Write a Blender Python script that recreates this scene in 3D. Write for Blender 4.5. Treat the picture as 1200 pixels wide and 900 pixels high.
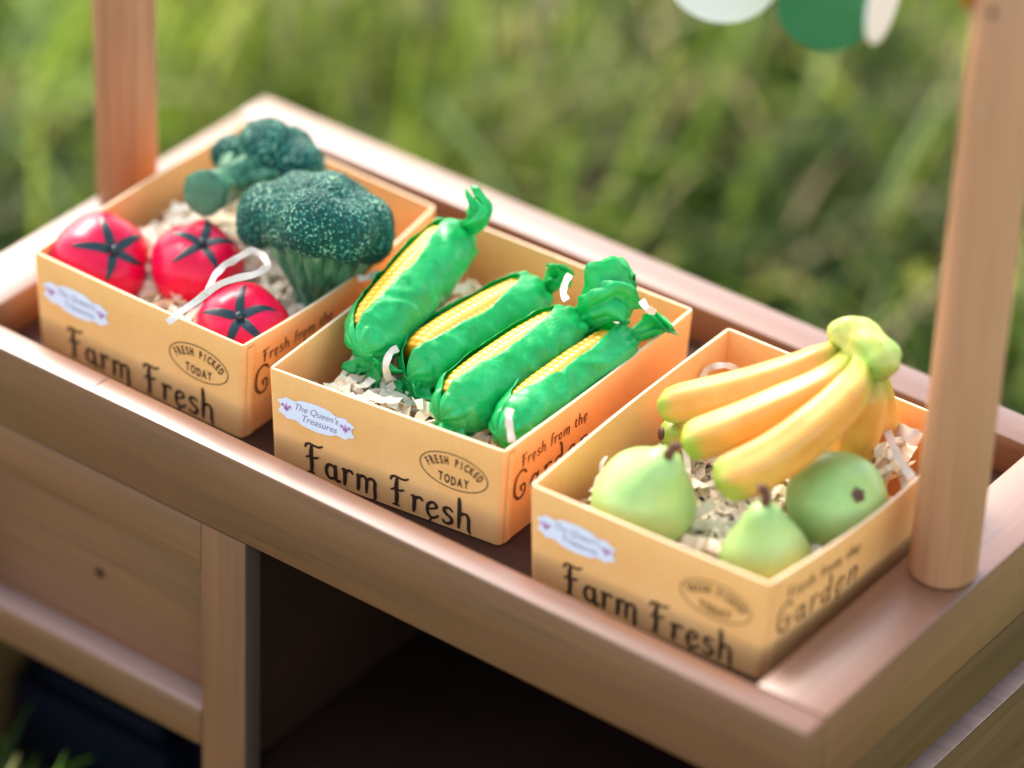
import bpy, bmesh, math, random
import numpy as np
from mathutils import Vector, Matrix, noise, Euler

random.seed(7); rng = np.random.default_rng(7)
S = bpy.context.scene
for o in list(bpy.data.objects): bpy.data.objects.remove(o)

# ------------------------------------------------------------------ camera, world, sun, exposure
CAM_LOC = Vector((0.54532, -0.95907, 0.87568))
CAM_ROT = Euler((math.radians(56.186), math.radians(-2.225), math.radians(36.763)), 'XYZ')
FPX = 4706.2
cd = bpy.data.cameras.new('camera'); cam = bpy.data.objects.new('camera', cd)
S.collection.objects.link(cam); S.camera = cam
cam.location = CAM_LOC; cam.rotation_euler = CAM_ROT
cd.sensor_width = 36; cd.lens = FPX * 36 / 1200
cd.clip_start = 0.02; cd.clip_end = 500
cd.dof.use_dof = True; cd.dof.focus_distance = 1.53; cd.dof.aperture_fstop = 2.7
cd.dof.aperture_blades = 9

SUN_EL, SUN_AZ = 43, 155        # azimuth of the sun measured counter-clockwise from +X
W = bpy.data.worlds.new('World'); S.world = W; W.use_nodes = True
wn = W.node_tree.nodes; wl = W.node_tree.links
sky = wn.new('ShaderNodeTexSky'); sky.sky_type = 'NISHITA'; sky.sun_disc = False
sky.sun_elevation = math.radians(SUN_EL); sky.sun_rotation = math.radians(90 - SUN_AZ)
sky.dust_density = 1.2; sky.ozone_density = 0.6
warm = wn.new('ShaderNodeMix'); warm.data_type = 'RGBA'; warm.blend_type = 'MULTIPLY'; warm.inputs[0].default_value = 1
warm.inputs[7].default_value = (1.12, 0.98, 0.82, 1)      # thin bright haze over the blue
wl.new(sky.outputs[0], warm.inputs[6]); wl.new(warm.outputs[2], wn['Background'].inputs[0]); wn['Background'].inputs[1].default_value = 0.15
sd = bpy.data.lights.new('sun', 'SUN'); sun = bpy.data.objects.new('sun', sd); S.collection.objects.link(sun)
sd.energy = 1.15; sd.angle = math.radians(24); sd.color = (1.0, 0.93, 0.87)
sdir = Vector((math.cos(math.radians(SUN_EL)) * math.cos(math.radians(SUN_AZ)),
               math.cos(math.radians(SUN_EL)) * math.sin(math.radians(SUN_AZ)), math.sin(math.radians(SUN_EL))))
sun.rotation_euler = sdir.to_track_quat('Z', 'Y').to_euler(); sun.location = sdir * 3
vs = S.view_settings
vs.view_transform = 'Standard'; vs.look = 'None'; vs.gamma = 1; vs.use_curve_mapping = False; vs.exposure = 2.14

# ------------------------------------------------------------------ helpers
RM = CAM_ROT.to_matrix()
def ray(u, v): return RM @ Vector(((u - 600) / FPX, -(v - 450) / FPX, -1))
def at(u, v, z):
    d = ray(u, v); return CAM_LOC + d * ((z - CAM_LOC.z) / d.z)
def aty(u, v, y):
    d = ray(u, v); return CAM_LOC + d * ((y - CAM_LOC.y) / d.y)
def dirc(a, b): return (RM @ Vector((a, b, math.sqrt(max(0.0, 1 - a * a - b * b))))).normalized()

def empty(name, loc, label=None, cat=None, group=None):
    o = bpy.data.objects.new(name, None); o.empty_display_size = 0.02
    S.collection.objects.link(o); o.location = loc
    tag(o, label, cat, group); return o
def tag(o, label=None, cat=None, group=None, kind=None):
    if label: o['label'] = label
    if cat: o['category'] = cat
    if group: o['group'] = group
    if kind: o['kind'] = kind
    return o
def base_of(p):
    v = Vector((0, 0, 0))
    while p is not None: v += p.location; p = p.parent
    return v
def mk(name, verts, faces, m, parent=None, smooth=False, cols=None, origin=None):
    """verts in world metres"""
    b = base_of(parent)
    loc = Vector(origin) if (origin is not None and parent is None) else Vector((0, 0, 0))
    off = b if parent is not None else loc
    me = bpy.data.meshes.new(name)
    me.from_pydata([(v[0] - off.x, v[1] - off.y, v[2] - off.z) for v in verts], [], faces)
    if cols is not None:
        a = me.color_attributes.new('tint', 'FLOAT_COLOR', 'POINT')
        c = np.ones((len(verts), 4), dtype=np.float32); cc = np.asarray(cols, dtype=np.float32)
        c[:, :cc.shape[1]] = cc; a.data.foreach_set('color', c.ravel())
    if smooth: me.polygons.foreach_set('use_smooth', [True] * len(me.polygons))
    me.materials.append(m); me.update()
    o = bpy.data.objects.new(name, me); S.collection.objects.link(o)
    o.parent = parent; o.location = loc
    return o
class MB:
    def __init__(s): s.v = []; s.f = []; s.c = []
    def add(s, vs, fs, col=None):
        k = len(s.v); s.v += [tuple(v) for v in vs]; s.f += [tuple(i + k for i in f) for f in fs]
        if col is not None: s.c += [col] * len(vs)
    def box(s, x0, x1, y0, y1, z0, z1, bev=0.0012, seg=2):
        bm = bmesh.new(); bmesh.ops.create_cube(bm, size=1)
        for v in bm.verts:
            v.co = Vector(((x0 + x1) / 2 + v.co.x * (x1 - x0), (y0 + y1) / 2 + v.co.y * (y1 - y0), (z0 + z1) / 2 + v.co.z * (z1 - z0)))
        if bev: bmesh.ops.bevel(bm, geom=bm.edges[:], offset=bev, segments=seg, affect='EDGES', profile=0.5)
        bm.verts.index_update()
        s.add([v.co.copy() for v in bm.verts], [[v.index for v in f.verts] for f in bm.faces]); bm.free()
    def tube(s, pts, rads, n=16, cap=True, sq=None, tw=0.0):
        pts = [Vector(p) for p in pts]; rings = []
        up = None
        for i, p in enumerate(pts):
            t = (pts[min(i + 1, len(pts) - 1)] - pts[max(i - 1, 0)]).normalized()
            if up is None:
                up = t.orthogonal().normalized() if abs(t.z) > .9 else (Vector((0, 0, 1)) - t * t.z).normalized()
            up = (up - t * up.dot(t)).normalized(); sd_ = t.cross(up)
            ring = []
            for j in range(n):
                a = 2 * math.pi * j / n + tw; r = rads[i] * (sq(a, i) if sq else 1)
                ring.append(p + (up * math.cos(a) + sd_ * math.sin(a)) * r)
            rings.append(ring)
        vs_ = [v for r in rings for v in r]; fs = []
        for i in range(len(pts) - 1):
            for j in range(n):
                a, b = i * n + j, i * n + (j + 1) % n
                fs.append((a, b, b + n, a + n))
        if cap: fs.append(tuple(range(n - 1, -1, -1))); fs.append(tuple(range((len(pts) - 1) * n, len(pts) * n)))
        s.add(vs_, fs); return len(vs_)
    def build(s, name, m, parent=None, smooth=True, origin=None, auto=None):
        o = mk(name, s.v, s.f, m, parent, smooth, s.c if s.c else None, origin)
        if auto is not None:
            try: o.data.set_sharp_from_angle(angle=math.radians(auto))
            except Exception: pass
        return o
def crom(P, n):
    P = [Vector(p) for p in P]; out = []
    for i in range(len(P) - 1):
        p0 = P[i - 1] if i else P[0] * 2 - P[1]; p1, p2 = P[i], P[i + 1]
        p3 = P[i + 2] if i + 2 < len(P) else P[-1] * 2 - P[-2]
        for k in range(n):
            t = k / n
            out.append(0.5 * ((2 * p1) + (p2 - p0) * t + (2 * p0 - 5 * p1 + 4 * p2 - p3) * t * t + (3 * p1 - p0 - 3 * p2 + p3) * t ** 3))
    out.append(P[-1].copy()); return out
def interp(xs, ys, x): return float(np.interp(x, xs, ys))

# ------------------------------------------------------------------ materials
def newmat(name):
    m = bpy.data.materials.new(name); m.use_nodes = True
    return m, m.node_tree.nodes, m.node_tree.links, m.node_tree.nodes['Principled BSDF']
def ramp(n, l, src, stops):
    r = n.new('ShaderNodeValToRGB'); e = r.color_ramp.elements
    e[0].position, e[0].color = stops[0][0], (*stops[0][1], 1); e[1].position, e[1].color = stops[-1][0], (*stops[-1][1], 1)
    for p, c in stops[1:-1]:
        x = e.new(p); x.color = (*c, 1)
    l.new(src, r.inputs[0]); return r.outputs[0]
def nz(n, l, scale, detail=4, rough=.55, vec=None, dist=0):
    t = n.new('ShaderNodeTexNoise'); t.inputs['Scale'].default_value = scale; t.inputs['Detail'].default_value = detail
    t.inputs['Roughness'].default_value = rough; t.inputs['Distortion'].default_value = dist
    if vec: l.new(vec, t.inputs['Vector'])
    return t.outputs[0]
def objco(n, l, scale=(1, 1, 1)):
    tc = n.new('ShaderNodeTexCoord'); mp = n.new('ShaderNodeMapping'); mp.inputs['Scale'].default_value = scale
    l.new(tc.outputs['Object'], mp.inputs[0]); return mp.outputs[0]
def bump(n, l, h, strength, dist, bs):
    b = n.new('ShaderNodeBump'); b.inputs['Strength'].default_value = strength; b.inputs['Distance'].default_value = dist
    l.new(h, b.inputs['Height']); l.new(b.outputs[0], bs.inputs['Normal']); return b
def mixc(n, l, fac, a, b, mode='MIX'):
    x = n.new('ShaderNodeMix'); x.data_type = 'RGBA'; x.blend_type = mode
    for s_, v in ((0, fac), (6, a), (7, b)):
        if isinstance(v, (int, float)): x.inputs[s_].default_value = v
        elif isinstance(v, tuple): x.inputs[s_].default_value = (*v, 1)
        else: l.new(v, x.inputs[s_])
    return x.outputs[2]
def simple(name, col, rough=.5, spec=.5, var=.0, scale=60, bmp=0, coat=0):
    m, n, l, b = newmat(name)
    b.inputs['Roughness'].default_value = rough; b.inputs['Specular IOR Level'].default_value = spec
    v = objco(n, l); f = nz(n, l, scale, 5, .6, v)
    lo = tuple(c * (1 - var) for c in col); hi = tuple(min(1, c * (1 + var)) for c in col)
    l.new(ramp(n, l, f, [(.3, lo), (.7, hi)]), b.inputs['Base Color'])
    if bmp: bump(n, l, f, bmp, .001, b)
    b.inputs['Coat Weight'].default_value = coat
    return m
def wood(name, axis, col=(0.200, 0.080, 0.036), rough=.44, spec=.55, coat=.30):
    m, n, l, b = newmat(name)
    sc = [330, 330, 330]; sc[axis] = 9
    v = objco(n, l, tuple(sc)); g = nz(n, l, 1.0, 6, .62, v, .3)
    sc2 = [22, 22, 22]; sc2[axis] = 3
    g2 = nz(n, l, 1.0, 3, .5, objco(n, l, tuple(sc2)), .6)
    c1 = ramp(n, l, g, [(.25, tuple(c * .70 for c in col)), (.5, col), (.78, tuple(c * 1.20 for c in col))])
    c2 = ramp(n, l, g2, [(.3, (.80, .77, .74)), (.7, (1.12, 1.10, 1.08))])
    l.new(mixc(n, l, 1.0, c1, c2, 'MULTIPLY'), b.inputs['Base Color'])
    sp = nz(n, l, 420, 2, .5, objco(n, l))
    rr = n.new('ShaderNodeMapRange'); rr.inputs[3].default_value = rough - .05; rr.inputs[4].default_value = rough + .16
    l.new(g2, rr.inputs[0]); l.new(rr.outputs[0], b.inputs['Roughness'])
    b.inputs['Specular IOR Level'].default_value = spec; b.inputs['Coat Weight'].default_value = coat; b.inputs['Coat Roughness'].default_value = .34; b.inputs['Coat IOR'].default_value = 1.7
    hh = n.new('ShaderNodeMath'); hh.operation = 'ADD'; l.new(g, hh.inputs[0]); l.new(sp, hh.inputs[1])
    bump(n, l, hh.outputs[0], .10, .0006, b)
    return m
WX, WY, WZ = wood('wood_grain_x', 0, coat=.6), wood('wood_grain_y', 1, coat=.6), wood('wood_grain_z', 2)
POSTM = wood('wood_post', 2, (0.47, 0.225, 0.115), .5, .4, .1)
WSIDE = wood('wood_side_shaded_y', 1, (0.11, 0.058, 0.019), .6, .25, 0)  # same wood, darker and greener: side shade and grass bounce put into the colour
WIN = wood('wood_inside_shaded', 1, (0.024, 0.0085, 0.004), .7, .15, 0)  # wood taken almost to black, the cabinet's inner shade put into the colour
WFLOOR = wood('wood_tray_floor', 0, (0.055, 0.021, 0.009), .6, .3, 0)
EDGE = wood('wood_dark_edge', 2, (0.075, 0.05, 0.035), .8, .1, 0)

def card_mat():
    m, n, l, b = newmat('cardboard')
    v = objco(n, l); f = nz(n, l, 45, 4, .6, v); f2 = nz(n, l, 900, 3, .6, v)
    c = ramp(n, l, f, [(.3, (.92, .45, .15)), (.7, (.97, .50, .185))])
    c2 = ramp(n, l, f2, [(.35, (.94, .93, .91)), (.65, (1, 1, 1))])
    l.new(mixc(n, l, 1.0, c, c2, 'MULTIPLY'), b.inputs['Base Color'])
    b.inputs['Roughness'].default_value = .55; b.inputs['Specular IOR Level'].default_value = .2
    bump(n, l, f2, .12, .0003, b); return m
CARD = card_mat()
CARDEDGE = simple('card_edge', (.84, .62, .38), .6, .3, .06, 300)
INK = simple('brown_ink', (.045, .022, .012), .5, .4, .25, 400)
INKS = simple('faded_brown_ink', (.15, .06, .022), .5, .3, .35, 300)
INKP = simple('violet_ink', (.30, .26, .42), .5, .4, .1, 400)
INKM = simple('mauve_ink', (.50, .18, .42), .5, .4, .1, 400)
STICK = simple('sticker_paper', (.80, .80, .90), .4, .5, .03, 200)
STRED = simple('shred_paper', (.95, .82, .60), .7, .3, .10, 60, .2)
STRIPW = simple('strip_paper', (.74, .62, .50), .6, .35, .12, 160, .4)
NAVY = simple('dark_navy_plastic', (.0015, .0025, .007), .42, .25, .2, 50, .1)
CORD = simple('cord', (.55, .5, .42), .8, .2, .1, 300)
DISCW = simple('white_card', (.88, .84, .74), .7, .3, .03, 40)
DISCG = simple('green_card', (.035, .17, .06), .7, .3, .05, 40)
DISCO = simple('orange_card', (.75, .30, .02), .7, .3, .05, 40)
HOLE = simple('dark_hole', (.05, .02, .012), .8, .2, .1, 100)

def tomato_mat():
    m, n, l, b = newmat('tomato_skin')
    f = nz(n, l, 55, 4, .6, objco(n, l))
    l.new(ramp(n, l, f, [(.3, (.60, .001, .028)), (.55, (.78, .001, .052)), (.8, (.82, .003, .035))]), b.inputs['Base Color'])
    b.inputs['Roughness'].default_value = .36; b.inputs['Specular IOR Level'].default_value = .3; b.inputs['Coat Weight'].default_value = .12; b.inputs['Coat Roughness'].default_value = .12
    f2 = nz(n, l, 260, 3, .6, objco(n, l)); bump(n, l, f2, .10, .0006, b)
    return m
TOM = tomato_mat()
CALYX = simple('painted_calyx', (.007, .026, .028), .38, .6, .3, 300, .3)

def broc_mat(stalk=False):
    m, n, l, b = newmat('broccoli_stalk' if stalk else 'broccoli_head')
    v = objco(n, l)
    if stalk:
        f = nz(n, l, 1.0, 4, .6, objco(n, l, (240, 240, 60)), .4)
        l.new(ramp(n, l, f, [(.3, (.012, .08, .04)), (.5, (.05, .21, .10)), (.72, (.26, .46, .24))]), b.inputs['Base Color'])
        b.inputs['Roughness'].default_value = .42
    else:
        vo = n.new('ShaderNodeTexVoronoi'); vo.inputs['Scale'].default_value = 700; l.new(v, vo.inputs['Vector'])
        big = nz(n, l, 85, 3, .6, v)
        wob = n.new('ShaderNodeMath'); wob.operation = 'MULTIPLY_ADD'; wob.inputs[1].default_value = .75
        l.new(big, wob.inputs[0]); l.new(vo.outputs['Distance'], wob.inputs[2])
        l.new(ramp(n, l, wob.outputs[0], [(.48, (.52, .66, .40)), (.60, (.10, .34, .21)), (.70, (.005, .145, .100)), (.97, (.002, .055, .040))]), b.inputs['Base Color'])
        b.inputs['Roughness'].default_value = .55; b.inputs['Specular IOR Level'].default_value = .25
        inv = n.new('ShaderNodeMath'); inv.operation = 'SUBTRACT'; inv.inputs[0].default_value = 1; l.new(vo.outputs['Distance'], inv.inputs[1])
        bump(n, l, inv.outputs[0], .9, .0009, b)
    return m
BROC, BSTALK = broc_mat(), broc_mat(True)
BCUT = simple('broccoli_cut', (.06, .17, .085), .5, .4, .35, 120, .3)

def tissue_mat():
    m, n, l, b = newmat('green_tissue')
    v = objco(n, l)
    f = nz(n, l, 75, 5, .62, v, .6); f2 = nz(n, l, 330, 5, .65, v, 1.6)
    c = ramp(n, l, f, [(.28, (.003, .42, .08)), (.50, (.006, .56, .12)), (.66, (.03, .66, .18)), (.80, (.20, .80, .38))])
    b.inputs['Roughness'].default_value = .27; b.inputs['Specular IOR Level'].default_value = .6
    b.inputs['Subsurface Weight'].default_value = 0
    l.new(c, b.inputs['Base Color'])
    h0 = n.new('ShaderNodeMath'); h0.operation = 'ADD'; l.new(f, h0.inputs[0]); l.new(f2, h0.inputs[1])
    dv = n.new('ShaderNodeVectorMath'); dv.operation = 'MULTIPLY_ADD'; dv.inputs[1].default_value = (.012, .012, .012)
    nn = n.new('ShaderNodeTexNoise'); nn.inputs['Scale'].default_value = 90; l.new(v, nn.inputs['Vector']); l.new(nn.outputs['Color'], dv.inputs[0]); l.new(v, dv.inputs[2])
    vo = n.new('ShaderNodeTexVoronoi'); vo.inputs['Scale'].default_value = 120; l.new(dv.outputs[0], vo.inputs['Vector'])
    h = n.new('ShaderNodeMath'); h.operation = 'MULTIPLY_ADD'; h.inputs[1].default_value = .9; l.new(vo.outputs['Distance'], h.inputs[0]); l.new(h0.outputs[0], h.inputs[2])
    bump(n, l, h.outputs[0], .40, .0010, b); b.inputs['Coat Weight'].default_value = .15; b.inputs['Coat Roughness'].default_value = .2
    tr = n.new('ShaderNodeBsdfTranslucent'); l.new(c, tr.inputs[0])
    mx = n.new('ShaderNodeMixShader'); mx.inputs[0].default_value = .36
    l.new(b.outputs[0], mx.inputs[1]); l.new(tr.outputs[0], mx.inputs[2])
    l.new(mx.outputs[0], n['Material Output'].inputs[0])
    return m
TISS = tissue_mat()
def kern_mat():
    m, n, l, b = newmat('corn_kernels')
    a = n.new('ShaderNodeAttribute'); a.attribute_name = 'tint'
    f = nz(n, l, 60, 3, .6, objco(n, l))
    l.new(mixc(n, l, 1.0, a.outputs['Color'], ramp(n, l, f, [(.3, (.9, .86, .8)), (.7, (1.05, 1.05, 1.0))]), 'MULTIPLY'), b.inputs['Base Color'])
    b.inputs['Roughness'].default_value = .33; return m
KERN = kern_mat()
def attr_mat(name, rough, nscale, lo, hi, coat=0, bm=.1):
    m, n, l, b = newmat(name)
    a = n.new('ShaderNodeAttribute'); a.attribute_name = 'tint'
    f = nz(n, l, nscale, 4, .6, objco(n, l))
    l.new(mixc(n, l, 1.0, a.outputs['Color'], ramp(n, l, f, [(.3, lo), (.7, hi)]), 'MULTIPLY'), b.inputs['Base Color'])
    b.inputs['Roughness'].default_value = rough; b.inputs['Coat Weight'].default_value = coat
    if bm: bump(n, l, f, bm, .001, b)
    return m
BAN = attr_mat('banana_skin', .40, 70, (.90, .80, .6), (1.04, 1.06, 1.15), .05)
def pear_mat():
    m, n, l, b = newmat('pear_skin')
    f = nz(n, l, 38, 3, .55, objco(n, l)); f2 = nz(n, l, 700, 2, .5, objco(n, l))
    c = ramp(n, l, f, [(.32, (.32, .50, .14)), (.5, (.40, .58, .18)), (.72, (.52, .62, .18))])
    l.new(mixc(n, l, 1.0, c, ramp(n, l, f2, [(.3, (.93, .95, .9)), (.55, (1, 1, 1))]), 'MULTIPLY'), b.inputs['Base Color'])
    b.inputs['Roughness'].default_value = .38; b.inputs['Specular IOR Level'].default_value = .4
    bump(n, l, f2, .06, .0005, b); return m
PEAR = pear_mat()
PSTEM = simple('pear_stem', (.13, .045, .03), .5, .4, .3, 200, .3)

# ------------------------------------------------------------------ setting: ground, grass
GZ = -0.26
def ground():
    m, n, l, b = newmat('meadow_soil')
    v = objco(n, l)
    f = nz(n, l, 3, 6, .65, v); f2 = nz(n, l, 40, 5, .7, v)
    c = ramp(n, l, f, [(.3, (.015, .022, .006)), (.5, (.03, .04, .010)), (.7, (.07, .055, .028))])
    c2 = ramp(n, l, f2, [(.3, (.6, .6, .6)), (.7, (1.25, 1.2, 1.1))])
    l.new(mixc(n, l, 1.0, c, c2, 'MULTIPLY'), b.inputs['Base Color']); b.inputs['Roughness'].default_value = .95
    b.inputs['Specular IOR Level'].default_value = .1
    N = 60; vs_, fs = [], []
    xs = np.sign(np.linspace(-1, 1, N)) * (np.abs(np.linspace(-1, 1, N)) ** 3) * 150
    for y in xs:
        for x in xs: vs_.append((x, y, GZ + (0.02 * noise.noise((x * 1.5, y * 1.5, 0)) if abs(x) + abs(y) > .9 else 0)))
    for j in range(N - 1):
        for i in range(N - 1): a = j * N + i; fs.append((a, a + 1, a + 1 + N, a + N))
    tag(mk('ground', vs_, fs, m, None, True), kind='structure')
ground()

def grass():
    m, n, l, b = newmat('grass_blades')
    a = n.new('ShaderNodeAttribute'); a.attribute_name = 'tint'
    l.new(a.outputs['Color'], b.inputs['Base Color']); b.inputs['Roughness'].default_value = .45
    b.inputs['Specular IOR Level'].default_value = .15
    tr = n.new('ShaderNodeBsdfTranslucent'); l.new(a.outputs['Color'], tr.inputs[0])
    mx = n.new('ShaderNodeMixShader'); mx.inputs[0].default_value = .4
    l.new(b.outputs[0], mx.inputs[1]); l.new(tr.outputs[0], mx.inputs[2]); l.new(mx.outputs[0], n['Material Output'].inputs[0])
    pos = []
    def scatter(n_, x0, x1, y0, y1, hs):
        c = 0
        while c < n_:
            x, y = random.uniform(x0, x1), random.uniform(y0, y1)
            if -.50 < x < .03 and -.01 < y < .245: continue
            pos.append((x, y, hs)); c += 1
    scatter(30000, -1.7, .5, .24, 1.9, 1.0)
    scatter(9000, -1.7, -.5, -.8, .24, .9)
    scatter(340, -.46, -.35, -.10, -.015, 1.0)
    scatter(12000, -1.0, 1.0, -.9, -.02, .6)
    scatter(5000, .03, 1.3, -.3, 1.6, .7)
    scatter(16000, -4.5, 3.5, -2, 6, 1.1)
    SEG = 5; V = np.zeros((len(pos), (SEG + 1) * 2, 3), np.float32); C = np.zeros((len(pos), (SEG + 1) * 2, 4), np.float32)
    pal = [((.07, .13, .012), 5), ((.16, .25, .022), 5), ((.30, .42, .03), 6), ((.50, .57, .06), 5), ((.03, .055, .008), 6), ((.60, .50, .18), 2.2), ((.62, .47, .28), 1.5), ((.50, .62, .22), 1.8)]
    pc = [p[0] for p in pal]
    DRY = [(*at(u_, v_, GZ + .06)[:2], r_, k_) for u_, v_, r_, k_ in ((600, 165, .05, 6), (830, 60, .05, 5), (1040, 110, .05, 6), (40, 150, .05, 7), (950, 260, .05, 3), (700, 60, .04, 6), (20, 30, .05, 7), (520, 60, .04, 2))]
    for i, (x, y, hs) in enumerate(pos):
        nv = noise.noise((x * 3.2, y * 3.2, 3)); nv2 = noise.noise((x * 2.1 + 9, y * 2.1, 7)); nv3 = noise.noise((x * 7, y * 7, 1))
        L = random.uniform(.06, .16) * hs * (1 + .5 * nv3)
        if -.62 < x < .15 and y < .40: L *= .7
        w = random.uniform(.0025, .0085)
        w_ = [p[1] for p in pal]
        if nv > .12: w_[2] *= 2.2; w_[3] *= 2.5
        if nv < -.05: w_[0] *= 2; w_[4] *= 7; w_[2] *= .4; w_[3] *= .2
        if nv2 > .22: w_[5] *= 4; w_[6] *= 6
        for qx, qy, qr, k_ in DRY:
            if (x - qx) ** 2 + (y - qy) ** 2 < qr * qr * random.uniform(.4, 1.3): w_[k_] *= 9
        col = np.array(random.choices(pc, w_)[0]) * random.uniform(.7, 1.35) * max(.35, 1 + 1.0 * noise.noise((x * 5, y * 5, 20)))
        lean = random.uniform(.25, 1.35); az = random.gauss(.6 + nv * 4, 1.5)
        dx, dy = math.cos(az), math.sin(az); px, py = -dy, dx
        if random.random() < .5: px, py = px * .6 + dx * .4, py * .6 + dy * .4
        cx, cy, cz = x, y, GZ - .004; th = .12 + lean * .2; st = L / SEG
        for s in range(SEG + 1):
            ww = w * (1 - (s / SEG) ** 2.2) * .5 + .0001
            V[i, 2 * s] = (cx - px * ww, cy - py * ww, cz); V[i, 2 * s + 1] = (cx + px * ww, cy + py * ww, cz)
            C[i, 2 * s, :3] = C[i, 2 * s + 1, :3] = col; C[i, 2 * s:2 * s + 2, 3] = 1
            cx += dx * math.sin(th) * st; cy += dy * math.sin(th) * st; cz += math.cos(th) * st; th += lean * .33
    nB = len(pos); nvp = (SEG + 1) * 2
    base = (np.arange(nB) * nvp)[:, None, None]
    q = np.array([[2 * s, 2 * s + 1, 2 * s + 3, 2 * s + 2] for s in range(SEG)])[None]
    F = (base + q).reshape(-1, 4)
    me = bpy.data.meshes.new('grass'); me.vertices.add(nB * nvp); me.vertices.foreach_set('co', V.ravel())
    me.loops.add(F.size); me.polygons.add(len(F)); me.loops.foreach_set('vertex_index', F.ravel().astype(np.int32))
    me.polygons.foreach_set('loop_start', np.arange(0, F.size, 4, dtype=np.int32)); me.polygons.foreach_set('loop_total', np.full(len(F), 4, np.int32))
    at_ = me.color_attributes.new('tint', 'FLOAT_COLOR', 'POINT'); at_.data.foreach_set('color', C.ravel())
    me.update(calc_edges=True); me.materials.append(m)
    o = bpy.data.objects.new('grass', me); S.collection.objects.link(o)
    tag(o, 'long bright green meadow grass with straw blades around the stand', 'grass', kind='stuff')
grass()

# ------------------------------------------------------------------ the toy market stand
LX, DY = 0.4290, 0.2218          # tray outer length and depth, front-right top corner at the origin
stand = empty('market_stand', (-LX / 2, DY / 2, GZ), 'brown wooden toy market stand with a sunken tray and two round posts', 'market stand')
def wbox(name, m, *dims, bev=.0012, parent=stand, extra=()):
    b = MB(); b.box(*dims, bev=bev)
    for e in extra: b.box(*e, bev=bev)
    return b.build(name, m, parent, True, auto=35)
TD = -0.017
wbox('front_rail', WX, -LX, 0, 0, .0124, -.0375, 0, bev=.0015)
wbox('back_rail', WX, -LX, 0, DY - .0181, DY, -.0375, 0, bev=.0015)
wbox('side_rail', WY, -.0301, -.0003, .0126, DY - .0183, -.0375, -.0002, bev=.0012)
wbox('side_rail', WY, -LX + .0003, -LX + .0268, .0126, DY - .0183, -.0375, -.0002, bev=.0012)
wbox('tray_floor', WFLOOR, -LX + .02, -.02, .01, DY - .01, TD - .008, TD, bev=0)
# front face
wbox('drawer_rail', WX, -LX + .001, -.2776, .0001, .0145, -.0607, -.0377, bev=.0004)
wbox('stile', WZ, -.2774, -.2552, .0001, .0095, GZ, -.0377, bev=.0004)
st = wbox('stile', WZ, -.0240, -.0040, .0003, .0180, GZ, -.0378, bev=.0008)
wbox('stile', WZ, -LX + .001, -LX + .016, .0004, .0145, GZ, -.061, bev=.0008)
dp = wbox('drawer_panel', WX, -LX + .017, -.2780, .0120, .0160, -.134, -.058, bev=.0006)
c = aty(117, 671, .0118); b = MB()
b.tube([c + Vector((0, -.0006, 0)), c + Vector((0, .004, 0))], [.0021, .0021], 16); b.build('peg_hole', HOLE, dp)
wbox('drawer_ledge', WX, -LX + .0165, -.2778, -.0002, .0145, -.1480, -.1305, bev=.0010)
PALE = wood('wood_pale_strip', 0, (.42, .25, .19), .6, .2, 0)  # pale wood that makes the ledge tops bright by colour
wbox('ledge_pale_strip', PALE, -LX + .0165, -.2779, .0004, .0118, -.1304, -.1296, bev=.0003)  # added strip, brightens the drawer ledge top by its pale colour
wbox('stile_dark_face', EDGE, -.2553, -.2549, .0006, .0092, GZ + .01, -.0380, bev=.0001)  # thin strip added to make the stile's right face darker
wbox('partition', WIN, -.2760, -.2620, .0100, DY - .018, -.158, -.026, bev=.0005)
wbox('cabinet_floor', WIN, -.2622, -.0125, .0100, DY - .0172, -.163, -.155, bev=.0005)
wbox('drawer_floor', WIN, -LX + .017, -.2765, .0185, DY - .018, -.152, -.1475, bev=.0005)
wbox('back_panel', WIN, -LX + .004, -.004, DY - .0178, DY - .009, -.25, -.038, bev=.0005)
# right side: deep apron, a gap showing a ledge, then the lower board
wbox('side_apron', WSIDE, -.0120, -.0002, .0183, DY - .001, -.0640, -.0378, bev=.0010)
wbox('side_light_block', WIN, -.0150, -.0122, .0183, DY - .018, -.16, -.0378, bev=.0002)  # added inner panel, keeps light from the side gap out of the cabinet
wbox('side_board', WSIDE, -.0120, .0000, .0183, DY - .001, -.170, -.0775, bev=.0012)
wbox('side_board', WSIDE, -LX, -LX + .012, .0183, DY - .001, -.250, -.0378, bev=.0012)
for x0, x1, y0, y1 in ((-.022, -.003, DY - .022, DY - .003), (-LX + .003, -LX + .022, DY - .022, DY - .003)):
    wbox('leg', WZ, x0, x1, y0, y1, GZ, -.171, bev=.001)
wbox('ledge_pale_strip', PALE, -.0118, -.0006, .0190, DY - .0015, -.0774, -.0766, bev=.0003)  # same added pale strip, brightens the side ledge
jx = at(118, 448, 0).x
wbox('joint_line', EDGE, jx, jx + .0004, .0014, .0112, -.0004, .00006, bev=0)
# round posts
for (px, py) in ((-.0144, .1129), (-.4190, .1192)):
    b = MB(); r = .01285
    prof = [(r - .0012, .0002), (r, .0014), (r, .10), (r, .20), (r, .2985), (r - .0018, .3005), (r * .4, .3012)]
    b.tube([(px, py, z) for _, z in prof], [q for q, _ in prof], 48)
    p = b.build('post', POSTM, stand, True, auto=50)
    if px > -.1:
        h = MB(); q = aty(1167, 12, py - r * .8); d = Vector((q.x - px, q.y - py, 0)).normalized(); q = Vector((px, py, q.z)) + d * r
        h.tube([q - d * .001, q + d * .0003], [.0018, .0018], 14); h.build('peg_hole', HOLE, p)

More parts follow.
